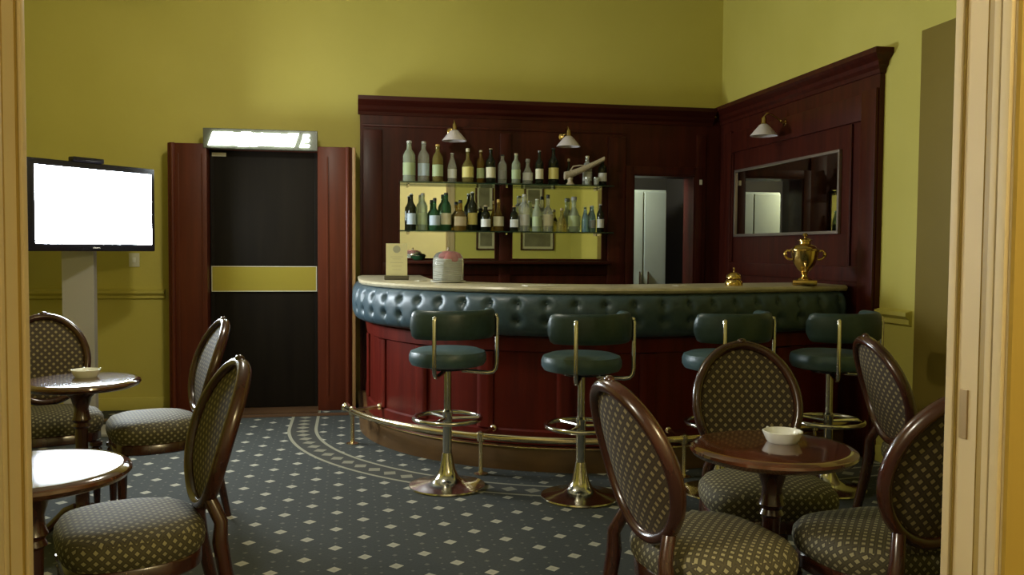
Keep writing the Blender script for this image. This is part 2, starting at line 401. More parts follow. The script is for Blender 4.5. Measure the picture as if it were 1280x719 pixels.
# ------------------------------------------------------------------ panelling behind the bar
PY = 7.42; SX = 3.245
bp = thing('back_bar_panelling', 'dark mahogany panelling with cornice on the back wall behind the bar', 'panelling', (0, 0, 0))
bm = bmesh.new()
box(bm, .078, NX0, PY, YB - .001, 0, 2.50); box(bm, NX0, NX1, PY, YB - .001, NH, 2.50); box(bm, NX1, XR - .038, PY, YB - .001, 0, 2.50)
link('panel_board', bm, M['mahog'], bp)
corn = [(0, 2.42), (.014, 2.42), (.020, 2.445), (.045, 2.465), (.055, 2.49), (.095, 2.515), (.115, 2.53), (.115, 2.562), (0, 2.562)]
bm = bmesh.new(); extrude_profile(bm, corn, (.06, PY, 0), (SX - .0885, PY, 0), (0, -1, 0)); link('cornice', bm, M['mahogH'], bp)
bm = bmesh.new()
for x in (.10, 1.245, 2.20): box(bm, x, x + (.10 if x > .1 and x < 2 else .16), PY - .022, PY - .0003, 0, 2.30, .008)
box(bm, .10, 2.36, PY - .014, PY - .0003, 2.325, 2.345, .005); box(bm, .26, 2.20, PY - .020, PY - .0003, 1.10, 1.20, .006)
box(bm, NX1 + .01, NX1 + .10, PY - .02, PY - .0003, 0, 2.34, .008)
link('stile', bm, M['mahog'], bp, smooth=True)
bm = bmesh.new()
box(bm, NX0 - .07, NX0, PY - .03, PY - .0235, 0, NH + .07, .003); box(bm, NX1, NX1 + .06, PY - .03, PY - .0235, 0, NH + .07, .003); box(bm, NX0, NX1, PY - .03, PY - .0003, NH, NH + .07, .003)
link('doorway_architrave', bm, M['mahog'], bp, smooth=True)
bm = bmesh.new(); box(bm, .36, 2.20, PY - .17, PY - .0225, 1.195, 1.222, .006); link('ledge', bm, M['mahogH'], bp, smooth=True)
bm = bmesh.new(); box(bm, 3.035, 3.062, PY - .032, PY - .0205, 1.90, 1.945, .003); sw = link('light_switch', bm, M['plateplastic'], bp)
bm = bmesh.new()
for a in ((NX0, NX0 + .012), (NX1 - .012, NX1)): box(bm, a[0], a[1], PY - .02, YB + .14, 0, NH)
box(bm, NX0 + .0125, NX1 - .0125, PY - .02, YB + .14, NH - .012, NH); link('doorway_lining', bm, M['mahog'], bp)
# the two mirrors
def mirror(x0, x1, label):
    o = thing('bar_mirror', label, 'mirror', ((x0 + x1) / 2, PY - .004, 1.225), 0, 'mirrors behind the bottles')
    h = (x1 - x0) / 2
    bm = bmesh.new(); box(bm, -h, h, -.010, 0, 0, .655); link('mirror_glass', bm, M['mirror'], o)
    bm = bmesh.new()
    for a in ((-h - .012, -h), (h, h + .012)): box(bm, a[0], a[1], -.018, .0035, -.0, .655, .002)
    box(bm, -h - .012, h + .012, -.018, .0035, .6555, .668, .002)
    box(bm, -h, h, -.018, -.0105, .0, .014, .002)
    link('mirror_frame', bm, M['mahog'], o)
mirror(.405, 1.205, 'left wide mirror under bottle shelves, behind the cream menu card')
mirror(1.36, 2.145, 'right wide mirror under bottle shelves, nearer the dark doorway')
# glass shelves
SZ = (1.862, 1.468)
for z, lab in zip(SZ, ('upper glass shelf of bottles at the top edge of the mirrors', 'lower glass shelf of bottles across the middle of the mirrors')):
    s = thing('glass_shelf', lab, 'shelf', (1.29, PY - .14, z), 0, 'glass bottle shelves')
    bm = bmesh.new(); box(bm, -.90, .90, -.10, .107, -.010, 0, .002); link('shelf_pane', bm, M['shelfglass'], s)
    for x in (-.82, 0, .82):
        bm = bmesh.new(); box(bm, x - .008, x + .008, .02, .111, -.030, -.0105, .002); link('shelf_bracket', bm, M['chrome'], s)

# side panelling on the right wall

sp_ = thing('side_panelling', 'dark mahogany panelling with cornice on the right wall beside the bar', 'panelling', (0, 0, 0))
bm = bmesh.new(); box(bm, SX, XR - .001, 5.03, YB - .001, 0, 2.50); link('panel_board', bm, M['mahog'], sp_)
bm = bmesh.new(); corn2 = [(a * .76, z + .012) for a, z in corn]
extrude_profile(bm, corn2, (SX, 5.03, 0), (SX, PY - .001, 0), (-1, 0, 0))
sec = [[Vector((XR - .001, 5.03 - a * .76 - .0, z + .012)) for a, z in corn], [Vector((SX - a * .76, 5.03 - a * .76, z + .012)) for a, z in corn]]
slab_loft(bm, sec)
slab_loft(bm, [[Vector((SX - a * .76, 5.031, z + .012)) for a, z in corn], [Vector((SX - a * .76, 5.03 - a * .76, z + .012)) for a, z in corn]])
link('cornice', bm, M['mahog'], sp_)
bm = bmesh.new()
for a in ((5.035, 5.20), (7.16, 7.30)): box(bm, SX - .022, SX - .0003, a[0], a[1], 0, 2.345, .008)
box(bm, SX - .020, SX - .0003, 5.20, 7.16, 2.16, 2.33, .006); box(bm, SX - .020, SX - .0003, 5.20, 7.16, 1.12, 1.22, .006)
link('stile', bm, M['mahog'], sp_, smooth=True)
for y in (5.32, 7.14):
    bm = bmesh.new(); box(bm, SX - .016, SX - .0003, y - .012, y + .012, 1.225, 2.155, .005); link('panel_moulding', bm, M['mahog'], sp_, smooth=True)
sm = thing('side_mirror', 'long framed mirror on the side panelling above the brass urn', 'mirror', (SX - .004, 6.26, 1.43))
bm = bmesh.new(); box(bm, -.008, 0, -.80, .80, .03, .555); link('mirror_glass', bm, M['mirrordim'], sm)
bm = bmesh.new()
box(bm, -.020, .0035, -.822, .822, .008, .030, .003); box(bm, -.020, .0035, -.822, .822, .555, .575, .003)
for a in ((-.822, -.80), (.80, .822)): box(bm, -.020, .0035, a[0], a[1], .030, .555, .003)
link('mirror_frame', bm, flat('frame_dull_silver', (.32, .26, .22), .35, metal=.7), sm, smooth=True)

# room behind the bar
bm = bmesh.new()
box(bm, 1.6, 3.5, 9.2, 9.3, 0, 2.6); box(bm, 1.6, 1.7, YB + .12, 9.2, 0, 2.6); box(bm, 3.4, 3.5, YB + .12, 9.2, 0, 2.6); box(bm, 1.6, 3.5, YB + .12, 9.3, 2.6, 2.7)
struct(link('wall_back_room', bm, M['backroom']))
lk = thing('cabinet', 'tall pale grey cabinet standing in the dark doorway behind the bar', 'cabinet', (2.70, 8.12, 0))
bm = bmesh.new(); box(bm, -.29, .21, -.24, .24, .06, 1.88, .006); link('body', bm, M['locker'], lk)
bm = bmesh.new(); box(bm, -.27, .19, -.22, .22, 0, .0595); link('base', bm, M['black'], lk)
for a in ((-.285, -.020), (-.008, .205)):
    bm = bmesh.new(); box(bm, a[0], a[1], -.262, -.2405, .08, 1.86, .005); dd = link('door', bm, M['locker'], lk)
    bm = bmesh.new(); box(bm, a[1] - .04 if a[0] < -.2 else a[0] + .03, a[1] - .028 if a[0] < -.2 else a[0] + .042, -.28, -.2625, 1.0, 1.12, .003); link('handle', bm, M['chrome'], dd)

# ------------------------------------------------------------------ bar counter
CX, CY, R0, TA = 1.67, 6.55, 1.60, rad(15)
XEND = SX - .026
def bar_path(off, n_arc=64, y0=7.36, a0=PI, step=None):
    """points (x, y, nx, ny) of the curve offset outward by off; straight, arc, straight to the side panelling"""
    P = []
    r = R0 + off
    if y0 is not None:
        k = 8
        for i in range(k): P.append((CX - r, y0 + (CY - y0) * i / k, -1, 0))
    a1 = 1.5 * PI + TA
    for i in range(n_arc + 1):
        a = a0 + (a1 - a0) * i / n_arc
        P.append((CX + r * math.cos(a), CY + r * math.sin(a), math.cos(a), math.sin(a)))
    x, y, nx, ny = P[-1]; tx, ty = -ny, nx
    Lg = (XEND - x) / tx
    for i in range(1, 15): P.append((x + tx * Lg * i / 14, y + ty * Lg * i / 14, nx, ny))
    return P
def sweep_bar(bm, prof, **k):
    paths = {}
    for o, z in prof: paths.setdefault(round(o, 5), bar_path(o, **k))
    n = len(next(iter(paths.values())))
    slab_loft(bm, [[Vector((paths[round(o, 5)][i][0], paths[round(o, 5)][i][1], z)) for o, z in prof] for i in range(n)])
bar = thing('bar_counter', 'curved mahogany bar counter with buttoned teal padding and stone top', 'bar counter', (0, 0, 0))
bm = bmesh.new(); sweep_bar(bm, [(-.50, 1.058), (-.50, 1.098), (-.02, 1.098), (.006, 1.092), (.014, 1.08), (.010, 1.068), (-.005, 1.058)]); link('countertop', bm, M['stone'], bar, smooth=True)
bm = bmesh.new(); sweep_bar(bm, [(-.16, .14), (-.16, 1.0575), (-.07, 1.0575), (-.07, .14)]); link('front_panel', bm, M['mahogred'], bar, smooth=True)
bm = bmesh.new(); sweep_bar(bm, [(-.16, 0), (-.16, .1395), (.0, .1395), (.005, .12), (.005, 0)]); link('plinth', bm, M['plinth'], bar, smooth=True)
bm = bmesh.new(); sweep_bar(bm, [(-.02, .140), (-.02, .146), (.008, .146), (.010, .140)]); link('plinth_trim', bm, M['railbrass'], bar, smooth=True)
# raised panel framing on the front
bm = bmesh.new()
sweep_bar(bm, [(-.0695, .147), (-.0695, .235), (-.055, .225), (-.05, .16), (-.05, .147)])
sweep_bar(bm, [(-.0695, .70), (-.0695, .79), (-.05, .79), (-.05, .71)])
link('rail_moulding', bm, M['mahogred'], bar, smooth=True)
def pt_at(s, off):
    """position and normal at arc length s of the R0 curve, measured from the 180 degree point"""
    La = R0 * (PI / 2 + TA)
    if s < 0: return Vector((CX - R0 - off, CY - s, 0)), Vector((-1, 0, 0))
    if s <= La:
        a = PI + s / R0; n = Vector((math.cos(a), math.sin(a), 0)); return Vector((CX, CY, 0)) + n * (R0 + off), n
    a = PI + La / R0; n = Vector((math.cos(a), math.sin(a), 0)); t = Vector((-n.y, n.x, 0))
    return Vector((CX, CY, 0)) + n * (R0 + off) + t * (s - La), n
SMAX = R0 * (PI / 2 + TA) + 1.13
for s in [i * .52 for i in range(0, 8)]:
    bm = bmesh.new(); secs = []
    for q in range(7):
        ss = s - .055 + .11 * q / 6
        if ss > SMAX - .02: break
        p0, n = pt_at(ss, -.0695); p1, _ = pt_at(ss, -.046 if 0 < q < 6 else -.058)
        secs.append([Vector((p.x, p.y, z)) for p, z in ((p0, .236), (p1, .236), (p1, .699), (p0, .699))])
    if len(secs) > 2: link('panel_stile', bm, M['mahogred'], bar, smooth=True) if not slab_loft(bm, secs) else None
# buttoned padding
bt = []
k = 0; s = -.75
while s < SMAX:
    bt += [(s, .998), (s, .898)]; s += .17
ZP0, ZP1 = .805, 1.0575
def pad_off(s, z):
    t = (z - ZP0) / (ZP1 - ZP0)
    o = .012 + .066 * (max(0.0, 1 - abs(2 * t - 1) ** 3.2)) ** .6
    for bs, bz in bt:
        if abs(s - bs) < .13: o -= .030 * math.exp(-(math.hypot(s - bs, z - bz) / .026) ** 2)
    # shallow pleats between the buttons of one column and out to the edges
    d = abs(((s + .75) / .17 + .5) % 1 - .5) * .17
    o -= .007 * math.exp(-(d / .012) ** 2)
    return o
bm = bmesh.new(); rows = []
NS, NZ = 300, 22
for i in range(NS + 1):
    s = -.80 + (SMAX - .012 + .80) * i / NS; row = []
    for j in range(NZ + 1):
        z = ZP0 + (ZP1 - ZP0) * j / NZ
        p, n = pt_at(s, -.02 + pad_off(s, z)); row.append(bm.verts.new((p.x, p.y, z)))
    p, n = pt_at(s, -.069)
    row.append(bm.verts.new((p.x, p.y, 1.0575))); row.append(bm.verts.new((p.x, p.y, ZP0)))
    rows.append(row)
nn = NZ + 3
for A, B in zip(rows[:-1], rows[1:]):
    for j in range(nn): bm.faces.new((A[j], B[j], B[(j + 1) % nn], A[(j + 1) % nn]))
bm.faces.new(rows[0]); bm.faces.new(list(reversed(rows[-1])))
pad = link('padding', bm, M['leather'], bar); pad['label'] = 'buttoned teal leatherette padding under the bar top'
for p_ in pad.data.polygons: p_.use_smooth = True
for bs, bz in bt:
    if bs < .0 or bs > SMAX - .05: continue
    p, n = pt_at(bs, -.02 + pad_off(bs, bz) + .001)
    bm = bmesh.new(); sphere(bm, (p.x, p.y, bz), .010, 10, (1, 1, 1)); link('button', bm, M['leather'], pad, smooth=True)

# foot rail
ZR = .225
s0, s1 = .40, SMAX - .08
pts = [];
for i in range(70):
    p, n = pt_at(s0 + (s1 - s0) * i / 69, .155); pts.append((p.x, p.y, ZR))
bm = bmesh.new(); tube(bm, pts, .021, 12); fr = link('foot_rail', bm, M['railbrass'], bar, smooth=True); fr['label'] = 'polished brass foot rail'
p, n = pt_at(s0 - .012, .155); bm = bmesh.new(); sphere(bm, (p.x, p.y, ZR), .032, 16); link('finial', bm, M['railbrass'], fr, smooth=True)
for s in (.53, 1.63, 2.73, 3.7):
    if s > SMAX - .05: continue
    p, n = pt_at(s, .155); q, _ = pt_at(s, .012)
    bm = bmesh.new(); lathe(bm, [(.042, 0), (.042, .006), (.016, .014), (.0125, .03), (.0125, ZR - .035), (.024, ZR - .026), (.026, ZR), (.024, ZR + .022), (.010, ZR + .032)], 16, p.x, p.y)
    po = link('rail_post', bm, M['railbrass'], fr, smooth=True)
    bm = bmesh.new(); q2, _ = pt_at(s, -.042); tube(bm, [(p.x, p.y, ZR), (q2.x, q2.y, ZR + .012)], .013, 10)
    sphere(bm, (q2.x, q2.y, ZR + .012), .024, 12); link('wall_bracket', bm, M['railbrass'], po, smooth=True)

# ------------------------------------------------------------------ bar stools
def make_stool():
    t = thing('bar_stool', '', 'bar stool', (0, 0, 0), 0, 'swivel stools along the bar')
    bm = bmesh.new(); lathe(bm, [(.205, 0), (.212, .004), (.210, .012), (.17, .020), (.10, .032), (.065, .055), (.045, .095), (.034, .15), (.028, .19)], 40); link('base', bm, M['chrome'], t, smooth=True)
    bm = bmesh.new(); lathe(bm, [(.0255, .1905), (.0255, .40), (.029, .405), (.029, .42), (.021, .43), (.021, .66)], 20); link('post', bm, M['chrome'], t, smooth=True)
    bm = bmesh.new()
    tube(bm, [(.185 * math.cos(2 * PI * i / 40), .185 * math.sin(2 * PI * i / 40), .383) for i in range(40)], .0125, 10, True)
    for a in (PI / 2, PI * 7 / 6, -PI / 6):
        tube(bm, [(.0265 * math.cos(a), .0265 * math.sin(a), .383), (.178 * math.cos(a), .178 * math.sin(a), .383)], .009, 8)
    link('foot_ring', bm, M['chrome'], t, smooth=True)
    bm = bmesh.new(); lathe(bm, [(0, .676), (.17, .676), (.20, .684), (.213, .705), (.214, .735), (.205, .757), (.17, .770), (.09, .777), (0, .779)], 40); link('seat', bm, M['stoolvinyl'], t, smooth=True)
    bm = bmesh.new(); lathe(bm, [(.034, .645), (.10, .655), (.11, .6755)], 24); link('swivel_plate', bm, M['black'], t, smooth=True)
    # backrest: padded arc, local back direction is -Y
    bm = bmesh.new(); secs = []
    N = 36; HB = rad(86)
    for i in range(N + 1):
        a = -PI / 2 - HB + 2 * HB * i / N; e = abs(2 * i / N - 1)
        h = .078 * (1 - max(0, (e - .9) / .1) ** 2 * .55); th = .026 * (1 - max(0, (e - .9) / .1) ** 2 * .5)
        sec = []
        for q in range(14):
            b = 2 * PI * q / 14
            cr, cz = math.copysign(abs(math.cos(b)) ** .6, math.cos(b)), math.copysign(abs(math.sin(b)) ** .55, math.sin(b))
            rr = .236 + th * cr; sec.append(Vector((rr * math.cos(a), rr * math.sin(a), .915 + h * cz)))
        secs.append(sec)
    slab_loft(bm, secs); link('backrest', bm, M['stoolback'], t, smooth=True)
    for sgn in (-1, 1):
        a = -PI / 2 + sgn * rad(47); ca, sa = math.cos(a), math.sin(a)
        P = [(.268 * ca, .268 * sa, .955), (.274 * ca, .274 * sa, .94), (.274 * ca, .274 * sa, .70), (.270 * ca, .270 * sa, .665), (.255 * ca, .255 * sa, .647), (.225 * ca, .225 * sa, .640), (.08 * ca, .08 * sa, .650)]
        bm = bmesh.new(); tube(bm, P, .0115, 10); sphere(bm, P[0], .0135, 10); link('back_tube', bm, M['chrome'], t, smooth=True)
    return t
st = make_stool()
SA = rad(296 + 90)
for i, (x, y, lab) in enumerate(((.527, 4.823, 'teal swivel bar stool leftmost, standing nearest the bar\'s curved end'),
                                 (1.205, 4.505, 'teal swivel bar stool second from left, behind the lattice-backed chair'),
                                 (1.985, 4.48, 'shadowed teal bar stool behind the round-backed chair facing us'),
                                 (2.60, 4.44, 'darkest bar stool, rightmost, nearest the right wall'))):
    o = st if i == 0 else copy_tree(st)
    o.location = (x, y, 0); o.rotation_euler.z = SA; o['label'] = lab

# ------------------------------------------------------------------ upholstered chairs (facing local +Y)
def make_chair():
    t = thing('lounge_chair', '', 'chair', (0, 0, 0), 0, 'round-backed lounge chairs')
    def outline(w, d0, d1, n=40, k=.62):
        P = []
        for i in range(n):
            a = 2 * PI * i / n; c, s = math.cos(a), math.sin(a)
            x = w * math.copysign(abs(c) ** k, c); y = math.copysign(abs(s) ** k, s)
            yy = y * d1 if y > 0 else y * d0
            P.append((x * (1.0 if y > -.2 else 1 - .14 * (-y - .2) / .8), yy))
        return P
    bm = bmesh.new(); O = outline(.232, .205, .205)
    slab_loft(bm, [[Vector((x * s, y * s, z)) for x, y in O] for s, z in ((.93, .352), (.96, .358), (.96, .396), (.94, .402))]); link('seat_frame', bm, M['chairwood'], t, smooth=True)
    bm = bmesh.new()
    slab_loft(bm, [[Vector((x * s, y * s, z)) for x, y in O] for s, z in ((.955, .4025), (1.0, .418), (1.02, .442), (1.005, .466), (.93, .488), (.75, .502), (.47, .511), (.15, .514))])
    link('seat_cushion', bm, M['seatfab'], t, smooth=True)
    for sx in (-1, 1):
        bm = bmesh.new(); x, y = sx * .185, .165
        lathe(bm, [(.014, 0), (.016, .012), (.014, .03), (.017, .10), (.024, .28), (.027, .315), (.020, .325), (.030, .335), (.030, .3515)], 14, x, y); link('front_leg', bm, M['chairwood'], t, smooth=True)
    RC = rad(17)
    def bp_(a, w, h, off=0.0):      # point on the oval back
        x = w * math.cos(a); v = h * math.sin(a)
        cz = .725; zz = cz + v * math.cos(RC)
        y = -.236 - (v + .12) * math.sin(RC) + .20 * x * x * 4 - off
        return Vector((x, y, zz))
    for sx in (-1, 1):
        # rear leg runs from the floor into the side of the oval
        j = bp_(rad(-52) if sx > 0 else rad(232), .197, .228)
        P = [(sx * .165, -.315, 0), (sx * .162, -.285, .15), (sx * .158, -.245, .33), (sx * .155, -.232, .42), (sx * .150, -.236, .48), (j.x, j.y, j.z)]
        bm = bmesh.new(); tube(bm, P, [.015, .019, .023, .024, .021, .020], 10); link('rear_leg', bm, M['chairwood'], t, smooth=True)
    N = 56
    bm = bmesh.new(); tube(bm, [bp_(2 * PI * i / N, .197, .228) for i in range(N)], .019, 12, True, (1.0, 1.25)); fr_ = link('back_frame', bm, M['chairwood'], t, smooth=True)
    bm = bmesh.new(); c0 = bp_(PI / 2, .197, .228)
    for dx, r in ((0, .017), (-.024, .012), (.024, .012)): sphere(bm, (c0.x + dx, c0.y + .004, c0.z + .016 - abs(dx) * .25), r, 12, (1.2, .9, .8))
    link('crest', bm, M['chairwood'], fr_, smooth=True)
    # upholstered oval, domed both ways
    def dome(sgn, amp):
        bm = bmesh.new(); rings = []
        for k, rr in enumerate((1, .93, .8, .6, .35)):
            o = amp * (1 - rr ** 2.6)
            rings.append([bm.verts.new(bp_(2 * PI * i / N, .183 * rr, .214 * rr) + Vector((0, sgn * (o + .003), 0))) for i in range(N)])
        for A, B in zip(rings[:-1], rings[1:]):
            for i in range(N): bm.faces.new((A[i], A[(i + 1) % N], B[(i + 1) % N], B[i]))
        cv = bm.verts.new(bp_(0, 0, 0) + Vector((0, sgn * (amp + .003), 0)))
        for i in range(N): bm.faces.new((rings[-1][i], rings[-1][(i + 1) % N], cv))
        return bm
    f = dome(1, .026); b2 = dome(-1, .010)
    merge(f, b2); bmesh.ops.remove_doubles(f, verts=f.verts, dist=1e-5)
    link('back_cushion', f, M['backfab'], t, smooth=True)
    return t
ch = make_chair()
CH = [('C1', 1.035, 2.40, 10, 'lattice-upholstered chair left of the right-hand table, seen from behind'),
      ('C2', 1.475, 2.93, 261, 'round-backed chair facing us behind the right-hand table'),
      ('C3', 2.49, 3.36, -8, 'dark chair near the right wall, behind the chair by the door post'),
      ('C4', 1.575, 2.38, 98, 'dark chair right of the right-hand table, partly behind the door post'),
      ('L1', -.665, 2.83, 201, 'nearest left chair with silvery lit frame, beside the shiny table'),
      ('L2', -.945, 4.50, 200, 'dark chair against the door, right of the far left table'),
      ('L3', -1.475, 4.71, 292, 'round-backed chair behind the far left table, below the screen')]
for i, (n, x, y, a, lab) in enumerate(CH):
    o = ch if i == 0 else copy_tree(ch)
    o.location = (x, y, 0); o.rotation_euler.z = rad(a - 90); o['label'] = lab

# ------------------------------------------------------------------ pedestal tables
def make_table(R):
    t = thing('pedestal_table', '', 'table', (0, 0, 0), 0, 'small round pedestal tables')
    bm = bmesh.new(); lathe(bm, [(R - .06, .682), (R - .03, .684), (R - .008, .692), (R, .704), (R - .002, .712), (R - .012, .719), (R - .03, .7205), (0, .7205)], 56); link('tabletop', bm, M['tablewood'], t, smooth=True)
    bm = bmesh.new(); lathe(bm, [(.046, .075), (.05, .10), (.036, .125), (.030, .15), (.030, .30), (.040, .32), (.030, .34), (.026, .42), (.028, .50), (.038, .51), (.030, .525), (.040, .54), (.034, .555), (.030, .59), (.045, .64), (.085, .672), (.10, .6815)], 20); link('column', bm, M['chairwood'], t, smooth=True)
    for k in range(4):
        a = PI / 4 + k * PI / 2; ca, sa = math.cos(a), math.sin(a)
        bm = bmesh.new(); P = [(r * ca, r * sa, z) for r, z in ((.030, .135), (.07, .12), (.12, .07), (.16, .032), (.185, .0165), (.20, .018))]
        tube(bm, P, [.024, .022, .020, .018, .016, .012], 10); link('foot', bm, M['chairwood'], t, smooth=True)
    return t
tb = make_table(.252)
for i, (x, y, a, lab) in enumerate(((1.28, 2.50, 20, 'round dark table in the group of chairs at right'), (-.848, 2.545, 45, 'shiny round table at left reflecting the bright screen'), (-1.195, 4.225, 45, 'round table at far left below the bright screen'))):
    o = tb if i == 0 else copy_tree(tb)
    o.location = (x, y, 0); o.rotation_euler.z = rad(a); o['label'] = lab
def ashtray(x, y, lab):
    o = thing('ashtray', lab, 'ashtray', (x, y, .7207), 0, 'white ashtrays on the tables')
    bm = bmesh.new(); lathe(bm, [(0, 0), (.045, 0), (.050, .006), (.060, .028), (.062, .034), (.058, .036), (.050, .030), (.040, .012), (0, .010)], 32); b = link('bowl', bm, M['white'], o, smooth=True)
    bm = bmesh.new()
    for k in range(4):
        a = k * PI / 2 + .4; lathe(bm, [(.004, .0355), (.0045, .038), (0, .0395)], 8, .0595 * math.cos(a), .0595 * math.sin(a))
    link('cigarette_rest', bm, M['white'], b, smooth=True)
    return o
ashtray(1.335, 2.545, 'white ashtray on the round table at right')
ashtray(-1.193, 4.295, 'white ashtray on the far left table')
ashtray(-.985, 2.60, 'pale ashtray on the shiny table by the left door post')

# ------------------------------------------------------------------ television on its column
ang = math.atan2(6.84 - 6.08, -1.43 + 2.03)
tv = thing('television', 'flat television with glowing white screen, angled in the left corner', 'television', (-1.73, 6.46, 1.285), ang)
bm = bmesh.new(); box(bm, -.49, .49, -.02, .035, 0, .60, .008); link('casing', bm, M['black'], tv, smooth=True)
bm = bmesh.new(); box(bm, -.438, .458, -.0225, -.0205, .050, .556); link('screen', bm, M['screen'], tv)
bm = bmesh.new(); box(bm, -.20, .20, .0355, .075, .12, .48, .008); link('back_housing', bm, M['black'], tv)
bm = bmesh.new(); box(bm, -.025, .03, -.0225, -.0205, .020, .027); link('maker_badge', bm, M['silver'], tv)
sb = obox('set_top_box', -.115, .115, -.03, .03, 0, .032, M['black'], bev=.006); sb.location = (-1.73 - .05 * math.cos(ang), 6.46 - .05 * math.sin(ang), 1.8855); sb.rotation_euler.z = ang
tag(sb, 'small dark box lying on top of the television', 'set-top box')
cl = thing('television_stand', 'plain grey column stand carrying the television', 'stand', (-1.875, 6.63, 0))
bm = bmesh.new(); box(bm, -.105, .105, -.04, .04, .02, 1.50, .004); link('column', bm, M['greymetal'], cl)
bm = bmesh.new(); box(bm, -.24, .24, -.18, .18, 0, .0198, .004); link('base', bm, M['greymetal'], cl)
bm = bmesh.new()
nrm = Vector((math.sin(ang), -math.cos(ang), 0)); p0 = Vector((-1.73, 6.46, 0)) - Vector((-1.875, 6.63, 0)) - nrm * .082
tube(bm, [(p0.x, p0.y, 1.54), (-.0, .0, 1.54)], .018, 8); box(bm, -.03, .03, -.03, .03, 1.5005, 1.57, .003); link('bracket', bm, M['black'], cl)
# wall switch plate
ws = thing('wall_socket', 'small cream wall plate below the television, above the chair rail', 'wall plate', (-1.708, YB, 1.212))
bm = bmesh.new(); box(bm, -.04, .04, -.010, -.0005, -.055, .055, .003); link('plate', bm, M['plateplastic'], ws, smooth=True)
bm = bmesh.new(); box(bm, -.012, .012, -.017, -.0103, -.02, .02, .002); link('rocker', bm, M['white'], ws, smooth=True)

# ------------------------------------------------------------------ sconces
def sconce(loc, rotz, lab):
    """local -Y points out of the panelling"""
    o = thing('wall_sconce', lab, 'wall lamp', loc, rotz, 'wall lamps over the bar')
    T = Matrix.Rotation(PI / 2, 4, 'X')
    bm = bmesh.new(); lathe(bm, [(.038, .0), (.040, .006), (.030, .014), (.014, .022), (.012, .036), (0, .04)], 20, M4=T); link('wall_mount', bm, M['brass'], o, smooth=True)
    bm = bmesh.new(); tube(bm, [(0, -.03, 0), (0, -.08, .035), (0, -.13, .062), (0, -.165, .066), (0, -.185, .045), (0, -.188, .01)], .0065, 10)
    sphere(bm, (0, -.05, .015), .013, 10); link('arm', bm, M['brass'], o, smooth=True)
    bm = bmesh.new(); lathe(bm, [(.008, .045), (.018, .03), (.020, -.005), (.024, -.012)], 16, 0, -.188); link('lamp_holder', bm, M['brass'], o, smooth=True)
    bm = bmesh.new(); lathe(bm, [(.022, -.0125), (.036, -.022), (.070, -.060), (.100, -.098), (.102, -.102), (.098, -.1015), (.068, -.064), (.034, -.027), (.0225, -.018)], 32, 0, -.188); link('lamp_shade', bm, M['shade'], o, smooth=True)
    bm = bmesh.new(); sphere(bm, (0, -.188, -.045), .020, 12, (1, 1, 1.3)); link('bulb', bm, M['white'], o, smooth=True)
    return o
sconce((.838, PY - .001, 2.305), 0, 'white-shaded wall lamp over the left mirror')
sconce((1.80, PY - .001, 2.285), 0, 'white-shaded wall lamp over the right mirror')
sconce((SX - .001, 6.21, 2.285), -PI / 2, 'white-shaded brass wall lamp on the side panelling above the long mirror')

# ------------------------------------------------------------------ bottles
SHAPES = {  # (radius fraction, height fraction)
    'wine': [(0, 0), (.9, 0), (1, .02), (1, .58), (.93, .66), (.55, .74), (.36, .80), (.34, .93), (.38, .94), (.38, .965), (.34, .97)],
    'spirit': [(0, 0), (.92, 0), (1, .02), (1, .60), (.96, .66), (.70, .74), (.42, .79), (.38, .90), (.42, .91), (.42, .94), (.36, .945)],
    'slim': [(0, 0), (.9, 0), (1, .02), (1, .50), (.86, .62), (.56, .76), (.40, .86), (.38, .94), (.42, .95), (.38, .965)],
    'squat': [(0, 0), (.9, 0), (1, .03), (1, .42), (.92, .52), (.62, .62), (.34, .68), (.30, .86), (.35, .88), (.30, .90)],
    'dimple': [(0, 0), (.88, 0), (1, .04), (.94, .24), (.84, .42), (.60, .56), (.34, .68), (.28, .84), (.34, .86), (.28, .90)],
    'decanter': [(0, 0), (.80, 0), (.98, .05), (1, .26), (.88, .46), (.58, .60), (.38, .68), (.34, .84), (.46, .88), (.40, .90)]}
def make_bottle(shape, w, h, glass, cap, label, lab, loc, group, square=0.0, lz=(.16, .46)):
    t = thing('bottle', lab, 'bottle', loc, 0, group)
    r = w / 2; pr = [(a * r, z * h) for a, z in SHAPES[shape]]
    bm = bmesh.new(); lathe(bm, pr, 20, square=square * 0.6); link('body', bm, BM[glass], t, smooth=True)
    top = pr[-1]; cr = max(.011, top[0] * 1.1)
    bm = bmesh.new(); lathe(bm, [(cr, top[1] + .0004), (cr * 1.04, top[1] + .004), (cr * 1.0, h - .004), (cr * .8, h), (0, h)], 14)
    link('cap', bm, LM[cap], t, smooth=True)
    if label:
        bm = bmesh.new(); ring = []
        for z in (lz[0] * h, lz[1] * h):
            row = []
            for i in range(15):
                a = -PI / 2 - rad(78) + rad(156) * i / 14; rr = r * 1.0
                if square: rr = r * (1 + square * .6 * (1 / max(abs(math.cos(a)), abs(math.sin(a))) - 1))
                row.append([bm.verts.new(((rr + e) * math.cos(a), (rr + e) * math.sin(a), z)) for e in (.0006, .0014)])
            ring.append(row)
        A, B = ring
        for i in range(14):
            bm.faces.new((A[i][1], A[i + 1][1], B[i + 1][1], B[i][1])); bm.faces.new((A[i][0], B[i][0], B[i + 1][0], A[i + 1][0]))
            bm.faces.new((A[i][0], A[i + 1][0], A[i + 1][1], A[i][1])); bm.faces.new((B[i][0], B[i][1], B[i + 1][1], B[i + 1][0]))
        for k in (0, 14): bm.faces.new((A[k][0], A[k][1], B[k][1], B[k][0]))
        link('label', bm, LM[label], t, smooth=True)
    return t
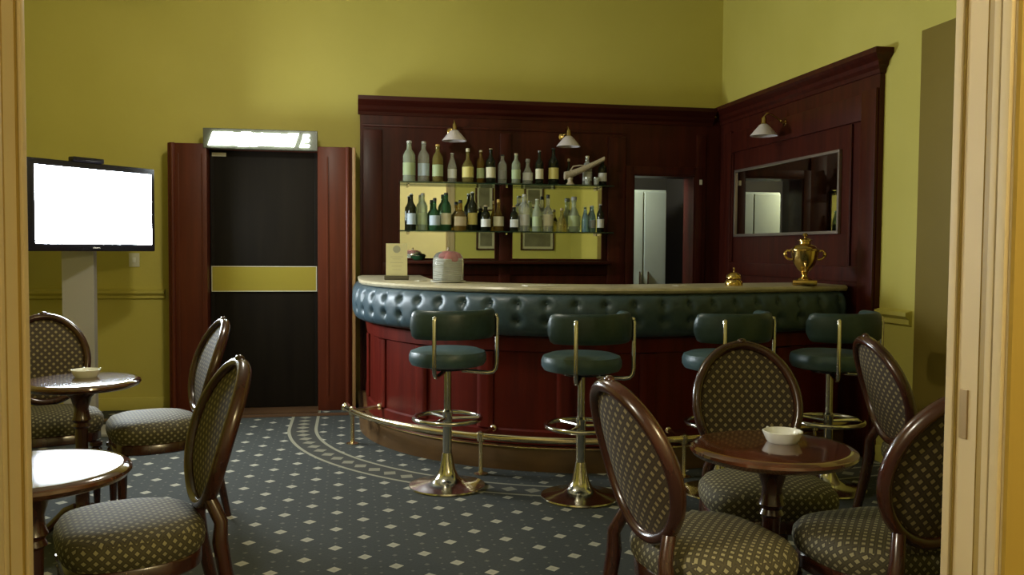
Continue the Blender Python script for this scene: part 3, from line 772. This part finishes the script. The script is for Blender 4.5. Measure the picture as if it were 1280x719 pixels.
# camera model used to place the bottles along the shelf from where they stand in the row
def shelf_x(px, Y): return Y * math.tan(math.atan((px - 640) / 1100.0) + rad(10.4))
YS = PY - .15
PXM = 1100.0 / 7.25          # pixels per metre on the shelf
ords = ['first', 'second', 'third', 'fourth', 'fifth', 'sixth', 'seventh', 'eighth', 'ninth', 'tenth', 'eleventh', 'twelfth', 'thirteenth', 'fourteenth', 'fifteenth', 'sixteenth', 'seventeenth', 'eighteenth']
ROWS = [
 (0, 'left end of the upper shelf', [(511, 177.6, 15, 'spirit', 'pale', 'silver', 'green', 'clear bottle with pale green label'),
   (529, 177.5, 14, 'spirit', 'clear', 'silver', 'blue', 'clear bottle with bluish white label'),
   (546.5, 181, 13, 'spirit', 'yellow', 'gold', 'green', 'yellowish bottle with gold cap'),
   (564.5, 191, 11, 'slim', 'clear', 'white', 'white', 'white-capped clear bottle'),
   (584, 185, 14, 'squat', 'yellow', 'cream', 'yellow', 'round-shouldered yellow bottle'),
   (600, 186.5, 10, 'spirit', 'amber', 'cream', 'green', 'slim amber bottle with pale cap'),
   (612.5, 184.5, 12, 'wine', 'dark', 'tan', 'cream', 'dark bottle with large cream label'),
   (627, 191, 11, 'spirit', 'clear', 'black', 'grey', 'black-capped bottle between the two mirrors')]),
 (0, 'right part of the upper shelf', [(644, 189.5, 11, 'spirit', 'pale', 'tan', 'green', 'pale green bottle with tan cap'),
   (658.5, 196, 13, 'decanter', 'clear', 'grey', 'silver', 'silvery clear decanter bottle'),
   (673, 185.5, 10, 'wine', 'dark', 'grey', 'cream', 'dark slim bottle with pale label'),
   (690.5, 181, 13, 'wine', 'dark', 'black', 'yellow', 'tall dark bottle with bright yellow label'),
   (709.5, 194, 10, 'dimple', 'dark', 'tan', None, 'small dark pear-shaped bottle'),
   (732.5, 190, 12, 'spirit', 'clear', 'cream', 'silver', 'clear bottle with silver label'),
   (751.5, 193, 11, 'spirit', 'dark', 'cream', 'silver', 'dark bottle with silver band')]),
 (1, 'left part of the lower shelf', [(514, 243, 11, 'wine', 'dark', 'white', 'blue', 'dark bottle with blue and white label'),
   (528, 242, 12, 'spirit', 'pale', 'grey', 'green', 'tall pale bottle with greenish label'),
   (543, 248, 13, 'squat', 'green', 'black', 'blue', 'broad green bottle with blue-striped label'),
   (557, 241, 13, 'spirit', 'green', 'black', 'cream', 'green-necked bottle with cream label'),
   (575, 250, 15, 'squat', 'amber', 'black', 'tan', 'square squat amber bottle'),
   (590, 239, 12, 'wine', 'dark', 'white', 'yellow', 'dark bottle with yellow label and white cap'),
   (606.5, 256, 12, 'spirit', 'dark', 'tan', 'white', 'short dark bottle with white label'),
   (622.5, 248, 13, 'dimple', 'amber', 'gold', 'cream', 'pear-shaped bottle with round cream label')]),
 (1, 'right part of the lower shelf', [(642, 256, 10, 'spirit', 'dark', 'gold', 'white', 'small dark bottle with square white label'),
   (654.5, 241, 14, 'spirit', 'clear', 'silver', 'silver', 'large clear bottle with silver cap'),
   (670.5, 247, 12, 'slim', 'pale', 'silver', 'green', 'slim pale green bottle'),
   (684, 241, 14, 'squat', 'clear', 'black', 'cream', 'squat clear bottle with black cap'),
   (701.5, 258, 14, 'dimple', 'yellow', 'tan', None, 'low yellow dimpled bottle'),
   (716.5, 243, 16, 'decanter', 'pale', 'grey', 'green', 'large pale green decanter bottle'),
   (731, 259, 9, 'spirit', 'blue', 'grey', None, 'small light blue bottle'),
   (739.5, 254, 9, 'slim', 'blue', 'silver', 'grey', 'narrow grey-blue bottle'),
   (749.5, 252, 9, 'spirit', 'dark', 'grey', 'silver', 'dark bottle with silver label')])]
cnt = {}
for sh, where, items in ROWS:
    by = 228.5 if sh == 0 else 288.5
    for n, (px, ty, w, shp, gl, cp, lb, desc) in enumerate(items):
        cnt[sh] = cnt.get(sh, 0) + 1; yb = YS + (.018 if n % 2 else -.012) + (.045 if 'small dark pear' in desc else 0)
        lab = desc + ', ' + ords[cnt[sh] - 1] + ' from left on the ' + ('upper' if sh == 0 else 'lower') + ' shelf'
        make_bottle(shp, w / PXM * 1.03, (by - ty) / PXM, gl, cp, lb, lab, (shelf_x(px, yb), yb, SZ[sh] + .0004),
                    'bottles on the %s glass shelf' % ('upper' if sh == 0 else 'lower'), square=.8 if 'square' in desc else 0)
# bottle lying in a wicker cradle, tilted up to the right
cr = thing('wine_cradle', 'tan wicker wine cradle tilted on the right of the upper shelf', 'basket', (shelf_x(728, YS - .062), YS - .062, SZ[0] + .0004))
bm = bmesh.new(); secs = []
for i in range(17):
    t_ = i / 16; x = -.165 + .345 * t_; zc = .075 + .150 * t_ ** 1.25; r_ = .034 * (1 - .42 * t_)
    sec = [Vector((x, r_ * math.cos(2 * PI * q / 14) * .9, zc + r_ * math.sin(2 * PI * q / 14))) for q in range(14)]
    secs.append(sec)
slab_loft(bm, secs); link('basket_body', bm, M['rattan'], cr, smooth=True)
bm = bmesh.new(); lathe(bm, [(.034, 0), (.036, .006), (.024, .016), (.020, .035), (.026, .060)], 20, -.115, 0); link('basket_foot', bm, M['rattan'], cr, smooth=True)
bm = bmesh.new(); tube(bm, [(-.12, 0, .11), (-.09, 0, .155), (-.03, 0, .165), (.03, 0, .16)], .006, 8); link('basket_handle', bm, M['rattan'], cr, smooth=True)
# two little glasses at the right end
for px, lab in ((733, 'small upside-down glass under the wicker cradle'), (744, 'small silvery glass at the right end of the upper shelf')):
    o = thing('shot_glass', lab, 'glass', (shelf_x(px, YS - .065), YS - .065, SZ[0] + .0004), 0, 'little glasses on the upper shelf')
    bm = bmesh.new(); lathe(bm, [(0, 0), (.019, 0), (.021, .004), (.026, .065), (.024, .065), (.019, .012), (0, .010)], 18); link('glass_bowl', bm, BM['clear'], o, smooth=True)
# dish on the ledge below the left mirror
o = thing('glass_dish', 'dark little dish on the ledge below the left mirror', 'dish', (.555, PY - .095, 1.2225))
bm = bmesh.new(); lathe(bm, [(0, 0), (.035, 0), (.05, .010), (.060, .035), (.056, .036), (.045, .014), (0, .010)], 24); link('bowl', bm, BM['green'], o, smooth=True)
bm = bmesh.new(); lathe(bm, [(.0605, .0365), (.062, .040), (.05, .052), (.015, .058), (.010, .066), (0, .068)], 24); link('lid', bm, M['silver'], o, smooth=True)

# ------------------------------------------------------------------ on the bar top
ZT = 1.0985
mc = thing('menu_card', 'upright cream menu card with round emblem on the bar\'s left end', 'menu', (.318, 6.22, ZT), rad(-5))
bm = bmesh.new(); box(bm, -.085, .085, -.03, .03, 0, .030, .004); link('card_holder', bm, M['cardholder'], mc, smooth=True)
bm = bmesh.new(); box(bm, -.074, .074, -.006, .006, .0305, .255, .001); cd = link('card', bm, M['card'], mc)
bm = bmesh.new(); lathe(bm, [(0, .0061), (.026, .0061), (.026, .0068), (0, .0068)], 24, M4=Matrix.Translation((0, 0, .215)) @ Matrix.Rotation(PI / 2, 4, 'X')); link('emblem', bm, M['cardmark'], cd)
bm = bmesh.new()
for z, w in ((.160, .045), (.145, .03), (.120, .045), (.095, .035), (.070, .03)): box(bm, -w, w, -.0069, -.0062, z, z + .0035)
link('printed_lines', bm, flat('print_faint', (.60, .57, .32), .6), cd)
dm = thing('napkin_dome', 'clear dome of white and pink napkins on a plate on the bar', 'cake dome', (.628, 5.74, ZT))
bm = bmesh.new(); lathe(bm, [(0, 0), (.085, 0), (.115, .008), (.116, .012), (.085, .010), (0, .009)], 36); link('plate', bm, M['white'], dm, smooth=True)
bm = bmesh.new(); b2 = [];
for i in range(10):
    z = .0125 + .0142 * i
    s_ = .068 - .0006 * i
    box(bm, -s_, s_, -s_, s_, z, z + .0135, .004, 1, Matrix.Rotation(rad(12 + 1.5 * i), 4, 'Z'))
link('napkin_stack', bm, M['tissue'], dm, smooth=True)
bm = bmesh.new(); [sphere(bm, (x, y, z), q, 12, (1.2, 1, .8)) for x, y, z, q in ((.012, -.03, .160, .036), (-.028, -.018, .164, .026), (.040, .004, .158, .028), (.004, .02, .168, .030), (.028, -.045, .150, .022), (-.01, -.05, .150, .02))]; link('pink_napkin', bm, M['pink'], dm, smooth=True)
bm = bmesh.new(); lathe(bm, [(.100, .0125), (.1005, .14), (.097, .165), (.080, .19), (.05, .203), (0, .207), (0, .205), (.049, .201), (.0785, .188), (.095, .164), (.0985, .14), (.098, .0125)], 36); dg = link('dome', bm, M['domeglass'], dm, smooth=True)
bm = bmesh.new(); lathe(bm, [(.006, .2075), (.005, .213), (.011, .219), (.008, .228), (0, .230)], 16); link('knob', bm, M['silver'], dg, smooth=True)
# call bell
cb = thing('call_bell', 'small brass call bell on the bar, left of the brass urn', 'bell', (2.385, 5.22, ZT))
bm = bmesh.new(); lathe(bm, [(0, 0), (.055, 0), (.056, .012), (.052, .030), (.042, .040), (0, .041)], 28); link('base', bm, M['brass'], cb, smooth=True)
bm = bmesh.new(); lathe(bm, [(.010, .0415), (.010, .046), (.048, .046), (.048, .052), (.042, .068), (.026, .080), (.008, .085)], 28); link('bell_dome', bm, M['brass'], cb, smooth=True)
bm = bmesh.new(); lathe(bm, [(.004, .0855), (.004, .105), (.008, .108), (.006, .114), (0, .116)], 12); link('button', bm, M['brass'], cb, smooth=True)
# samovar
sv = thing('samovar', 'brass tea urn with two handles at the right end of the bar', 'samovar', (2.90, 5.28, ZT), rad(-25))
bm = bmesh.new()
box(bm, -.075, .075, -.075, .075, .004, .034, .006)
for a in (-.06, .06):
    for b in (-.06, .06): lathe(bm, [(.012, 0), (.014, .003), (.010, .0045)], 10, a, b)
link('base', bm, M['brass'], sv, smooth=True)
bm = bmesh.new(); lathe(bm, [(.05, .0345), (.045, .042), (.022, .055), (.018, .068), (.026, .078), (.020, .084)], 24); link('stem', bm, M['brass'], sv, smooth=True)
bm = bmesh.new(); lathe(bm, [(.022, .0845), (.045, .105), (.066, .135), (.080, .170), (.086, .205), (.088, .222), (.094, .226), (.094, .232), (.080, .238)], 32); bd = link('urn_body', bm, M['brass'], sv, smooth=True)
bm = bmesh.new(); lathe(bm, [(.078, .2385), (.070, .252), (.045, .264), (.036, .268), (.036, .285), (.046, .288), (.046, .293), (.030, .302), (.016, .306)], 28); ld = link('lid', bm, M['brass'], sv, smooth=True)
bm = bmesh.new(); lathe(bm, [(.008, .3065), (.007, .314), (.016, .322), (.017, .330), (.010, .338), (0, .340)], 16); link('knob', bm, M['brass'], ld, smooth=True)
for s_ in (-1, 1):
    bm = bmesh.new(); tube(bm, [(s_ * .080, 0, .165), (s_ * .108, 0, .172), (s_ * .122, 0, .190), (s_ * .122, 0, .212), (s_ * .108, 0, .226), (s_ * .090, 0, .222)], .0075, 10)
    sphere(bm, (s_ * .122, 0, .20), .013, 12, (1, 1, 1.6)); link('handle', bm, M['brass'], sv, smooth=True)
bm = bmesh.new(); tube(bm, [(0, -.055, .118), (0, -.085, .113), (0, -.105, .105), (0, -.112, .088)], .008, 10); lathe(bm, [(.004, .118), (.004, .134), (.014, .137), (.012, .144), (0, .146)], 12, 0, -.086); link('tap', bm, M['brass'], sv, smooth=True)
# flat papers / mats
for i, (x, y, a, w, d, lab) in enumerate(((1.13, 5.20, 5, .20, .13, 'pale paper lying on the bar above the second stool from left'), (2.02, 5.17, 14, .10, .07, 'small pale slip of paper on the bar, left of the call bell'), (.47, 6.02, 40, .07, .05, 'small crumpled slip between menu card and napkin dome'))):
    bm = bmesh.new(); box(bm, -w / 2, w / 2, -d / 2, d / 2, 0, .004, .001); o = link('paper_slip', bm, M['paper'], None, (x, y, ZT), rotz=rad(a)); tag(o, lab, 'paper', 'papers on the bar top')

# ------------------------------------------------------------------ pictures on the front wall (seen in the mirrors)
for x, z, w, h, lab in ((1.98, 1.50, .30, .40, 'small dark framed picture reflected at the left mirror\'s right edge'), (2.76, 1.50, .52, .40, 'wide dark framed picture reflected low in the right mirror'),
                        (1.95, 2.10, .28, .44, 'narrow dark picture reflected above, between bottles in the left mirror'), (2.70, 2.10, .30, .34, 'small dark picture reflected above, between bottles in the right mirror')):
    o = thing('framed_picture', lab, 'picture', (x, YF1, z), 0, 'pictures on the front wall')
    bm = bmesh.new(); W, H_ = w / 2, h / 2
    for a in ((-W, -W + .025, -H_, H_), (W - .025, W, -H_, H_), (-W + .025, W - .025, -H_, -H_ + .025), (-W + .025, W - .025, H_ - .025, H_)): box(bm, a[0], a[1], .001, .025, a[2], a[3], .003)
    link('frame', bm, M['chairwood'], o)
    bm = bmesh.new(); box(bm, -W + .025, W - .025, .001, .008, -H_ + .025, H_ - .025); link('mount', bm, M['picmat'], o)
    bm = bmesh.new(); box(bm, -W + .06, W - .06, .0085, .010, -H_ + .06, H_ - .06); link('print', bm, M['picdark'], o)

# ------------------------------------------------------------------ lamps
def ceiling_lamp(x, y, z, r, lab):
    o = thing('ceiling_lamp', lab, 'ceiling lamp', (x, y, z), 0, 'ceiling lamps')
    bm = bmesh.new(); lathe(bm, [(.12, -.03), (.13, -.012), (.13, -.0005)], 28); link('ceiling_plate', bm, M['brass'], o, smooth=True)
    bm = bmesh.new(); lathe(bm, [(0, -.12), (.06, -.115), (.10, -.09), (.117, -.05), (.118, -.0305)], 28); link('glass_bowl', bm, M['lampglow'], o, smooth=True)
    return o
def light(name, loc, power, col, size):
    l = bpy.data.lights.new(name, 'POINT'); l.energy = power; l.color = col; l.shadow_soft_size = size
    o = bpy.data.objects.new(name, l); C.objects.link(o); o.location = loc; return o
pl = thing('pendant_lamp', 'glass pendant lamp hanging over the middle of the room', 'pendant lamp', (-.4, 4.7, ZC))
bm = bmesh.new(); lathe(bm, [(.05, -.03), (.06, -.01), (.06, -.0005)], 24); link('ceiling_rose', bm, M['brass'], pl, smooth=True)
bm = bmesh.new(); tube(bm, [(0, 0, -.0305), (0, 0, -.62)], .007, 8); link('rod', bm, M['brass'], pl, smooth=True)
bm = bmesh.new(); lathe(bm, [(.03, -.66), (.16, -.68), (.17, -.672), (.06, -.625), (.02, -.6205)], 28); link('lamp_shade', bm, M['shade'], pl, smooth=True)
light('room_light', (-.4, 4.7, ZC - .86), 66, (1.0, .95, .78), .10)
ceiling_lamp(1.95, 8.5, 2.6, .3, 'added unseen ceiling lamp for the cabinet fill light behind the bar')  # added fixture, out of view, to accompany the fill light below
light('cabinet_fill_light', (1.95, 7.72, 2.0), 62, (.86, 1.0, .98), .08)  # fill light added out of view to brighten the grey cabinet
ceiling_lamp(2.0, -.5, 3.1, .3, 'round glass ceiling lamp in the hall')
light('hall_light', (2.0, -.5, 3.1 - .34), 150, (1.0, .82, .46), .10)
ceiling_lamp(-1.8, .85, 3.1, .3, 'round glass ceiling lamp at the left side of the hall')
light('hall_light', (-1.8, .85, 3.1 - .50), 155, (1.0, .95, .86), .10)
w = bpy.data.worlds.new('world'); bpy.context.scene.world = w; w.use_nodes = True
w.node_tree.nodes['Background'].inputs[0].default_value = (.5, .45, .3, 1); w.node_tree.nodes['Background'].inputs[1].default_value = .01

# ------------------------------------------------------------------ camera
cam = bpy.data.cameras.new('camera'); cam.sensor_width = 36; cam.lens = 1100.0 / 1280 * 36; cam.clip_start = .02
co = bpy.data.objects.new('camera', cam); C.objects.link(co)
yw, pt, rl = rad(10.4), rad(-2.5), rad(.4)
fwd = Vector((math.sin(yw) * math.cos(pt), math.cos(yw) * math.cos(pt), math.sin(pt)))
rt = Vector((math.cos(yw), -math.sin(yw), 0)); up = rt.cross(fwd)
r2 = rt * math.cos(rl) + up * math.sin(rl); u2 = up * math.cos(rl) - rt * math.sin(rl)
m = Matrix((r2, u2, -fwd)).transposed().to_4x4(); m.translation = Vector((0, 0, 1.32)); co.matrix_world = m
sc = bpy.context.scene; sc.camera = co
sc.view_settings.view_transform = 'Standard'; sc.view_settings.look = 'None'; sc.view_settings.exposure = 0.0; sc.view_settings.gamma = 1.0
try: sc.view_settings.use_curve_mapping = False
except Exception: pass
